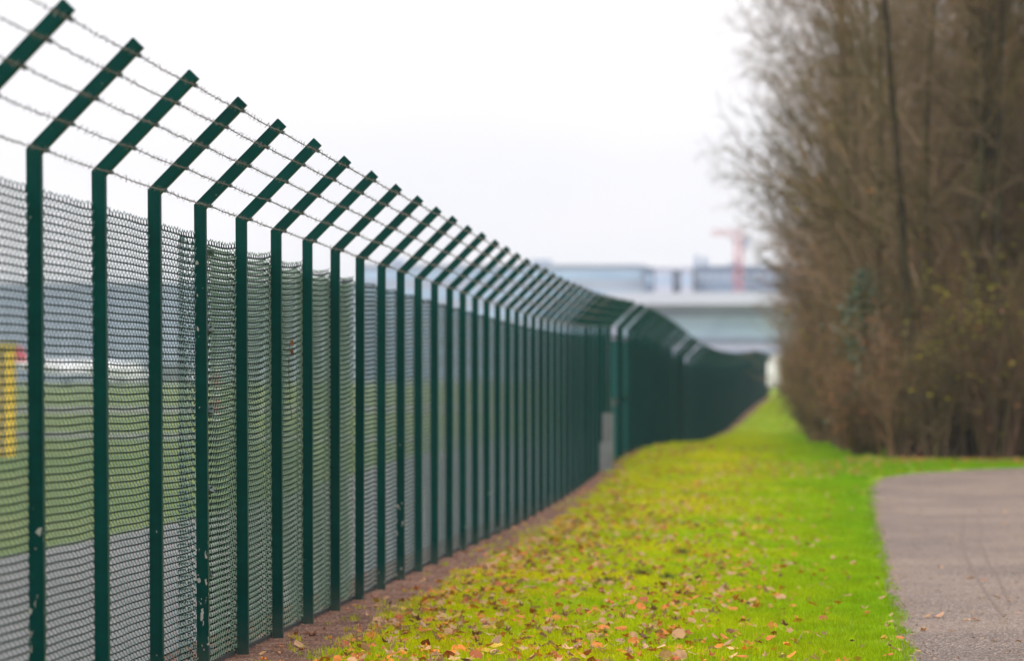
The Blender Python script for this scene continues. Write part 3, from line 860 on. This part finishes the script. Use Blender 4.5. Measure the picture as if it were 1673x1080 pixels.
side = [(1.55, 76, 1), (1.5, 84, 0), (1.6, 91.5, 2), (2.1, 64.5, 1), (2.1, 69, 0), (1.9, 74, 2), (2.1, 80, 3), (1.9, 87, 1), (2.1, 95, 4), (2.1, 104, 0), (2.4, 114, 2), (2.5, 126, 1), (2.6, 140, 4), (2.7, 156, 0), (2.8, 174, 2), (2.8, 194, 4), (2.5, 216, 1), (2.0, 240, 0), (1.9, 265, 2)]
for i, (u, d, pz) in enumerate(side):
    x, y = W(d, u); place('bare_tree', TREES[pz], x, y, rnd(1.02, 1.2), LOOK[pz]+', %s from us along the wood edge facing the fence' % ORD[i], 'tree', 'trees of the wood beside the fence')
for i in range(74):
    d = 61+ (i/74)**1.25*150; lo = edge_u(d)+2.6; hi = (1673-1274)/F_PX*d+2.5
    u = rnd(lo, max(lo+1, hi)); x, y = W(d, u)
    place('bare_tree', TREES[random.randrange(5)], x, y, rnd(.85, 1.15), 'bare tree standing deep inside the wood behind the edge trees', 'tree', 'trees deep inside the wood')
# undergrowth
SL = ['leafless brown thicket shrub', 'low shrub with russet leaves', 'shrub with yellow green leaves', 'tall reddish leafless shrub']
fs = [(2.2, 56.6, 1), (2.9, 56.1, 0), (3.5, 56.4, 2), (4.1, 56.0, 3), (4.7, 56.3, 0), (5.3, 56.0, 1), (6.0, 56.4, 2), (6.8, 56.2, 0)]
for i, (u, d, pz) in enumerate(fs):
    x, y = W(d, u); place('shrub', SHR[pz], x, y, rnd(.85, 1.1), SL[pz]+', %s from the left where the path turns' % ORD[i], 'shrub', 'shrubs along the wood edge')
i = 0; d = 59.5
while d < 290:
    u = edge_u(d)+(.45 if d > 72 else .75)+rnd(0, .3); pz = random.randrange(4); x, y = W(d, u)
    lab = SL[pz]+(', %s from us along the wood edge facing the fence' % ORD[i] if i < 20 else ' far along the wood edge near the end of the fence')
    place('shrub', SHR[pz], x, y, rnd(.8, 1.15), lab, 'shrub', 'shrubs along the wood edge' if i < 20 else 'far shrubs along the wood edge')
    d += rnd(1.8, 2.6)*(1+(d-60)/90); i += 1
for i in range(80):
    d = 58.5+(i/80)**1.2*110; lo = edge_u(d)+1.6; hi = (1673-1274)/F_PX*d+1.5
    x, y = W(d, rnd(lo, max(lo+1, hi)))
    place('shrub', SHR[random.randrange(4)], x, y, rnd(.9, 1.5), 'leafless undergrowth shrub inside the wood between the trunks', 'shrub', 'undergrowth inside the wood')
# ivy climbing a stump at the corner of the wood
for u_, d_, p_ in ((1.62, 57.6, 1), (1.75, 58.9, 0), (1.5, 61.8, 3), (1.45, 63.6, 1), (1.3, 66.5, 2)):
    x, y = W(d_, u_); place('shrub', SHR[p_], x, y, rnd(.55, .75), SL[p_]+' around the ivy-clad trunk, %s from us' % ORD[[1.62, 1.75, 1.5, 1.45, 1.3].index(u_)], 'shrub', 'shrubs around the ivy')
x, y = W(60.3, 1.60)
ivy = tag(empty('ivy_clad_trunk', (x, y, ground(x, y))), 'broken trunk thickly clad in dark green ivy at the corner of the wood', 'ivy trunk')
tb = TB(); tb.limb([Vector((0, 0, -.2)), Vector((.05, 0, 1.2)), Vector((.12, .05, 2.4)), Vector((.1, 0, 3.3))], [.12, .10, .08, .05], 8)
obj('trunk', mesh('trunk', tb.v, tb.f, M_BARK), ivy)
tips = [(Vector((.1+random.gauss(0, .2+.12*math.sin(h_*3)), random.gauss(0, .25), h_)), None) for h_ in [rnd(.1, 1)**.8*3.7 for _ in range(1700)]]
obj('ivy_leaves', leaves(tips, 1, .06, M_IVY, 'ivy_leaves'), ivy)

# ------------------------------------------------------------------ grass
def tuft(seed, hgt, rad, n, wd=.0035):
    rg = random.Random(seed); v = []; f = []
    for i in range(n):
        a = rg.uniform(0, 6.283); r_ = rad*math.sqrt(rg.random()); x, y = r_*math.cos(a), r_*math.sin(a)
        h = hgt*rg.uniform(.45, 1.15); az_ = rg.uniform(0, 6.283); bx, by = math.cos(az_), math.sin(az_)
        ln = rg.uniform(.1, .9)*h; w_ = wd*rg.uniform(.7, 1.2); px, py = -by*w_/2, bx*w_/2
        o = len(v)
        v += [(x-px, y-py, -.01), (x+px, y+py, -.01), (x+bx*ln*.35-px*.8, y+by*ln*.35-py*.8, h*.6), (x+bx*ln*.35+px*.8, y+by*ln*.35+py*.8, h*.6), (x+bx*ln, y+by*ln, h)]
        f += [(o, o+1, o+3, o+2), (o+2, o+3, o+4)]
    return mesh('grass_tuft', v, f, M_BLADE)
def scatter_object(name, pts, protos, kind='stuff', smin=.7, smax=1.25, tilt=.15):
    """one object: a cloud of points on which geometry nodes put the shared tufts"""
    me = bpy.data.meshes.new(name); me.from_pydata([tuple(p) for p in pts], [], [])
    col = bpy.data.collections.new(name+'_source')
    for i, pm in enumerate(protos):
        o = bpy.data.objects.new('%s_source' % name, pm); col.objects.link(o)
    ng = bpy.data.node_groups.new(name, 'GeometryNodeTree')
    ng.interface.new_socket('Geometry', in_out='INPUT', socket_type='NodeSocketGeometry')
    ng.interface.new_socket('Geometry', in_out='OUTPUT', socket_type='NodeSocketGeometry')
    n, l = ng.nodes.new, ng.links.new
    gi, go = n('NodeGroupInput'), n('NodeGroupOutput')
    ci = n('GeometryNodeCollectionInfo'); ci.inputs['Collection'].default_value = col
    ci.inputs['Separate Children'].default_value = True; ci.inputs['Reset Children'].default_value = True
    ip = n('GeometryNodeInstanceOnPoints'); ip.inputs['Pick Instance'].default_value = True
    rr = n('FunctionNodeRandomValue'); rr.data_type = 'FLOAT_VECTOR'
    rr.inputs[0].default_value = (-tilt, -tilt, 0); rr.inputs[1].default_value = (tilt, tilt, 6.283)
    rs = n('FunctionNodeRandomValue'); rs.data_type = 'FLOAT'; rs.inputs[2].default_value = smin; rs.inputs[3].default_value = smax
    mv = n('GeometryNodeMeshToPoints')
    l(gi.outputs[0], mv.inputs[0]); l(mv.outputs[0], ip.inputs['Points']); l(ci.outputs[0], ip.inputs['Instance'])
    l(rr.outputs[0], ip.inputs['Rotation']); l(rs.outputs[1], ip.inputs['Scale'])
    l(ip.outputs[0], go.inputs[0])
    o = obj(name, me); md = o.modifiers.new('scatter', 'NODES'); md.node_group = ng
    tag(o, kind=kind); return o
def grass_right(y):
    return path_l(y) if y < W(54.4, 12)[1]-.5 else edge_u(y)+.5
TUFT = [tuft(s, .048, .085, 42) for s in range(5)]
TUFTF = [tuft(20+s, .06, .15, 46, .007) for s in range(4)]
def lawn_points(y0, y1, dens):
    out = []
    area = (y1-y0)*4.6; n_ = int(area*dens)
    for _ in range(n_):
        y = rnd(y0, y1); xl = fence_x(y)+dirt_w(y)+wob(y, .04, 1); xr = grass_right(y)
        if 50 < y < 57.4: xr = max(xr, 0)+0
        x = rnd(-3.1, 1.5+ (3 if y > 48 else 0))
        e1 = x-xl; e2 = xr-x
        if e1 < random.uniform(-.10, .18) or e2 < random.uniform(-.05, .06): continue
        u = x
        out.append((x, y, ground(x, y)))
    return out
g_near = lawn_points(12, 26, 130)+lawn_points(26, 40, 80)
o = scatter_object('grass', g_near, TUFT); tag(o, 'short bright green lawn grass along the fence', 'grass')
g_far = lawn_points(40, 60, 40)+lawn_points(60, 110, 16)+lawn_points(110, 215, 7)
for _ in range(1300):          # verge between the turning path and the wood
    d = rnd(52, 56.6); u = rnd(1.4, 9); x, y = W(d, u)
    if y > 55.9+.3*math.sin(x*3) and u > 1.9: continue
    if path_l(y) < x+.05 and y < W(54.4, 12)[1]: continue
    g_far.append((x, y, ground(x, y)))
o = scatter_object('distant_grass', g_far, TUFTF); tag(o, 'bright green grass rising towards the far end of the fence', 'grass')
# sparse weeds on the bare strip and path edge
tags = []
for _ in range(520):
    y = rnd(13, 45); tags.append((fence_x(y)+rnd(.1, dirt_w(y)) if random.random() < .35 else path_l(y)+abs(random.gauss(0, .04)), y, 0))
tags = [(x, y, ground(x, y)+.004) for x, y, _ in tags]
o = scatter_object('stray_grass', tags, [tuft(40+s, .035, .03, 12) for s in range(3)]); tag(o, 'stray grass sprouting on the soil strip and path edge', 'grass')
# dark coarse tussocks and mole-turned clods
M_DARKG = mat('dark_moss_grass', (.055, .075, .022), .8, .1, noise=(40, (.03, .035, .015), .4, .6))
def clod(px, py, wd, label):
    x, y = img(px, py)
    r_ = tag(empty('grass_tussock', (x, y, ground(x, y))), label, 'tussock')
    m = MB(); v = []; f = []
    nr, na = 5, 16
    for i in range(nr+1):
        for k in range(na):
            a = 6.283*k/na; q = i/nr; rr = wd/2*q*(1+.2*math.sin(3*a+px)); h = .05*(1-q*q)*(1+.3*math.sin(5*a+i))-.006
            v.append((rr*math.cos(a), rr*.8*math.sin(a), h))
    for i in range(nr):
        for k in range(na):
            k2 = (k+1) % na; f.append((i*na+k, (i+1)*na+k, (i+1)*na+k2, i*na+k2))
    obj('clod', mesh('clod', v, f, M_DARKG), r_)
    mb = []
    v = []; f = []
    for i in range(160):
        a = rnd(0, 6.28); q = math.sqrt(rnd(0, 1))*wd*.55; x0, y0 = q*math.cos(a), q*math.sin(a)*.8; h = rnd(.02, .075); b_ = rnd(0, 6.28)
        o_ = len(v); v += [(x0-.002, y0, 0), (x0+.002, y0, 0), (x0+math.cos(b_)*h*.6, y0+math.sin(b_)*h*.6, .03+h)]; f.append((o_, o_+1, o_+2))
    obj('blades', mesh('blades', v, f, M_DARKG), r_)
clod(1112, 909, .17, 'dark coarse grass tussock, furthest and lone of the dark ones')
clod(1046, 944, .22, 'broad dark grass tussock in the middle of the lawn')
clod(990, 958, .20, 'dark grass tussock to the left of the broad one, beside tan leaves')
clod(1090, 952, .12, 'small dark tussock just right of the broad one on the lawn')

# ------------------------------------------------------------------ fallen leaves
def leaf_shape(seed, size):
    """five-lobed leaf, curled; returns verts and faces"""
    rg = random.Random(seed)
    kind = rg.random()
    n = 5; pts = []
    if kind < .65:
        tipsr = [.62, .9, 1.0, .9, .62]; angs = [-115, -55, 0, 55, 115]
        for i in range(n):
            pts.append((angs[i], tipsr[i]*rg.uniform(.85, 1.1)))
            if i < n-1: pts.append(((angs[i]+angs[i+1])/2, .42*rg.uniform(.85, 1.15)))
        pts.append((165, .22)); pts.insert(0, (-165, .22))
    else:
        for a in (-150, -110, -70, -35, 0, 35, 70, 110, 150): pts.append((a, (.45+.55*max(0, math.cos(R(a)))**.8)*rg.uniform(.85, 1.1)))
    v = [(0, 0, 0)]
    c1, c2 = rg.uniform(-.8, 2.0), rg.uniform(-.5, 1.4); fold = rg.uniform(-.3, .8)
    for a, r_ in pts:
        x, y = r_*math.sin(R(a)), r_*math.cos(R(a))
        z = c1*x*x*.6+c2*y*y*.45+fold*abs(x)*.4+rg.uniform(-.12, .14)
        v.append((x*.5*size*(1-.2*abs(c1)), y*.5*size, z*.5*size))
    k = len(pts)
    f = [(0, i, i+1) for i in range(1, k)]
    o = len(v)   # stalk
    v += [(-.008*size, -.05*size, 0), (.008*size, -.05*size, 0), (rg.uniform(-.1, .1)*size, -.55*size, rg.uniform(-.05, .2)*size)]
    f.append((o, o+1, o+2))
    return v, f
LC = {'tan': ((.50, .28, .13), 'pale tan'), 'orange': ((.60, .19, .02), 'bright orange'), 'brown': ((.20, .085, .04), 'dark brown'),
      'yellow': ((.50, .33, .03), 'golden yellow'), 'rust': ((.38, .10, .025), 'rust red'), 'pink': ((.44, .25, .15), 'faded pinkish')}
LM = {k: mat('fallen_leaf_'+k, c, .7, .3, rand=.28, trans=.18, noise=(35, tuple(q*.6 for q in c), .45, .7)) for k, (c, _) in LC.items()}
LV = {}
for k in LC:
    LV[k] = []
    for s in range(6):
        v, f = leaf_shape(hash_ := (sum(map(ord, k))*7+s), 1.0)
        LV[k].append(mesh('fallen_leaf', v, f, LM[k]))
KK = ['tan']*26+['orange']*34+['brown']*9+['yellow']*4+['rust']*16+['pink']*11
def leaf_density(x, y):
    """more leaves towards the fence and in drifts"""
    t_ = (x-fence_x(y)-.2)/3.2
    dn = np.interp(t_, [0, .2, .5, .75, 1.0, 1.2], [.9, 1.0, .85, .5, .12, .03])
    dn *= .55+.9*(.5+.5*math.sin(x*2.3+y*.7)*math.sin(y*.9-x)+.35*math.sin(x*7+y*3.1)*math.sin(y*4.3-x*5))
    return dn*float(np.interp(y, [14, 22, 30, 44, 55, 80], [1.7, 1.3, .8, .85, .7, .15]))
cand = []
while len(cand) < 5900:
    y = 13+ (random.random()**1.25)*57; x = rnd(-3.0, 1.3 if y < 48 else 3.5)
    if x > path_l(y)-.02 and y < 54: continue
    if x < fence_x(y)+dirt_w(y)-.08 and random.random() < .72: continue
    if random.random() < leaf_density(x, y): cand.append((x, y, 'lawn' if x > fence_x(y)+dirt_w(y) else 'soil'))
for _ in range(620):      # leaves caught where the lawn meets the soil
    y = 13+random.random()**1.3*34; x = fence_x(y)+dirt_w(y)+.06+abs(random.gauss(0, .3)); cand.append((x, y, 'lawn'))
for _ in range(650):      # drift of leaves where the verge meets the turning path
    x, y = W(rnd(48.5, 54.5), random.gauss(.6, 1.3)); 
    if path_l(y) < x+.02 and y < W(54.4, 12)[1]-.3: continue
    if x > fence_x(y)+.2: cand.append((x, y, 'lawn'))
for _ in range(1300):      # litter thrown out from the foot of the wood
    x, y = W(rnd(53.2, 56.4), rnd(1.2, 6.5))
    if y > path_far(x): cand.append((x, y, 'lawn'))
for px, py, in ((1650,845),(1640,858),(1610,846),(1450,818),(1468,834),(1585,948),(1606,952),(1632,980),(1650,985),(1662,1006),(1452,1010),(1455,1022),(1466,1046),(1470,1066),(1512,1012),(1530,1012),(1580,1017),(1596,1016),(1622,1050),(1664,1052),(1500,1068),(1556,1035),(1428,960),(1560,832),(1600,836),(1540,930),(1506,1034),(1474,1013),(1424,850),(1419,800),(1640,838),(1625,830)):
    x, y = img(px, py); cand.append((x, y, 'path'))
def sees(x, y):
    d = y*math.cos(TH)-x*math.sin(TH)
    if d < 12: return None
    u = x*math.cos(TH)+y*math.sin(TH)
    px, py = 836.5+F_PX*u/d, 655+F_PX*(EYE-ground(x, y))/d
    return d if -20 < px < 1690 and py < 1095 else None
cand = [c+(sees(c[0], c[1]),) for c in cand]
cand = [c for c in cand if c[3]]
cand.sort(key=lambda c: (c[2] != 'path', c[3]))
SURF = {'lawn': 'lying on the grass verge', 'soil': 'lying on the bare soil along the fence', 'path': 'lying on the asphalt path'}
bulk = {k: ([], []) for k in LC}
for i, (x, y, s_, d) in enumerate(cand):
    k = random.choice(KK if s_ != 'path' else ['tan']*6+['brown', 'rust', 'orange', 'pink']); vi = random.randrange(6)
    size = rnd(.045, .125) if s_ != 'path' else rnd(.05, .11)
    z = ground(x, y)+(rnd(.028, .045) if s_ == 'lawn' else .012)
    rot = (rnd(-.25, .25), rnd(-.25, .25), rnd(0, 6.28)) if s_ != 'lawn' else (rnd(-.6, .6), rnd(-.6, .6), rnd(0, 6.28))
    if random.random() < .12: rot = (rot[0]+math.pi, rot[1], rot[2]); z += size*.12
    if i < 298:
        o = obj('fallen_leaf', LV[k][vi], None, (x, y, z), rot, (size,)*3)
        tag(o, '%s fallen leaf, curled at its edges, %s' % (LC[k][1], SURF[s_]), 'leaf', '%s leaves %s' % (LC[k][1], SURF[s_]))
    else:
        me = LV[k][vi]; from_rot = Matrix.LocRotScale(Vector((x, y, z)), __import__('mathutils').Euler(rot), Vector((size,)*3))
        bv, bf = bulk[k]; o_ = len(bv)
        bv += [tuple(from_rot @ q.co) for q in me.vertices]; bf += [tuple(o_+j for j in p.vertices) for p in me.polygons]
v = []; f = []; mi = []
for j, k in enumerate(LC):
    o_ = len(v); v += bulk[k][0]; f += [tuple(o_+a for a in q) for q in bulk[k][1]]; mi += [j]*len(bulk[k][1])
tag(obj('leaf_scatter', mesh('leaf_scatter', v, f, [LM[k] for k in LC], mi)), 'countless fallen autumn leaves strewn over the grass verge', 'leaves', kind='stuff')
# small litter on the path, thick along its edge
v = []; f = []
for _ in range(5200):
    y = 14+random.random()**1.2*38
    x = path_l(y)+(abs(random.gauss(0, .07)) if random.random() < .45 else rnd(0, 3.2)); z = ground(x, y)+.0075
    a = rnd(0, 6.28); ln = rnd(.004, .02)*(1.4 if y > 30 else 1); w_ = ln*rnd(.2, .7); h = rnd(.001, .008)
    ux, uy = math.cos(a)*ln, math.sin(a)*ln; vx, vy = -math.sin(a)*w_, math.cos(a)*w_
    o_ = len(v); v += [(x-ux, y-uy, z), (x+vx, y+vy, z), (x+ux, y+uy, z), (x-vx, y-vy, z), (x, y, z+h)]
    f += [(o_, o_+1, o_+4), (o_+1, o_+2, o_+4), (o_+2, o_+3, o_+4), (o_+3, o_, o_+4)]
tag(obj('path_litter', mesh('path_litter', v, f, mat('path_litter', (.30, .20, .12), .9, .1, noise=(14, (.07, .04, .03), .45, .55)))), 'fine leaf crumbs and grit on the asphalt path', 'litter', kind='stuff')
# wood chips and crumbs on the soil strip
v = []; f = []
for _ in range(9000):
    y = 13+random.random()**1.3*32; x = fence_x(y)+rnd(-.1, dirt_w(y)+.05); z = .006+ground(x, y)
    a = rnd(0, 6.28); ln = rnd(.006, .028); w_ = rnd(.003, .010); h = rnd(.002, .008)
    ux, uy = math.cos(a)*ln, math.sin(a)*ln; vx, vy = -math.sin(a)*w_, math.cos(a)*w_
    o_ = len(v); v += [(x-ux, y-uy, z), (x+vx, y+vy, z), (x+ux, y+uy, z), (x-vx, y-vy, z), (x, y, z+h)]
    f += [(o_, o_+1, o_+4), (o_+1, o_+2, o_+4), (o_+2, o_+3, o_+4), (o_+3, o_, o_+4)]
M_CHIP = mat('bark_crumbs', (.11, .062, .045), .9, .1, noise=(50, (.26, .18, .14), .5, .62))
tag(obj('bark_crumbs', mesh('bark_crumbs', v, f, M_CHIP)), 'brown crumbs and bark bits on the soil along the fence', 'crumbs', kind='stuff')

# ------------------------------------------------------------------ haze
HZ = bpy.data.materials.new('thin_haze'); HZ.use_nodes = True
t = HZ.node_tree; t.nodes.clear()
pv = t.nodes.new('ShaderNodeVolumePrincipled'); pv.inputs['Density'].default_value = .00026
pv.inputs['Color'].default_value = (.80, .86, 1.0, 1); pv.inputs['Anisotropy'].default_value = 0
oo = t.nodes.new('ShaderNodeOutputMaterial'); t.links.new(pv.outputs[0], oo.inputs['Volume'])
hz = MB().box(-1450, 1450, -12, 1520, -1.2, 48).obj('haze', HZ)
tag(hz, kind='stuff')
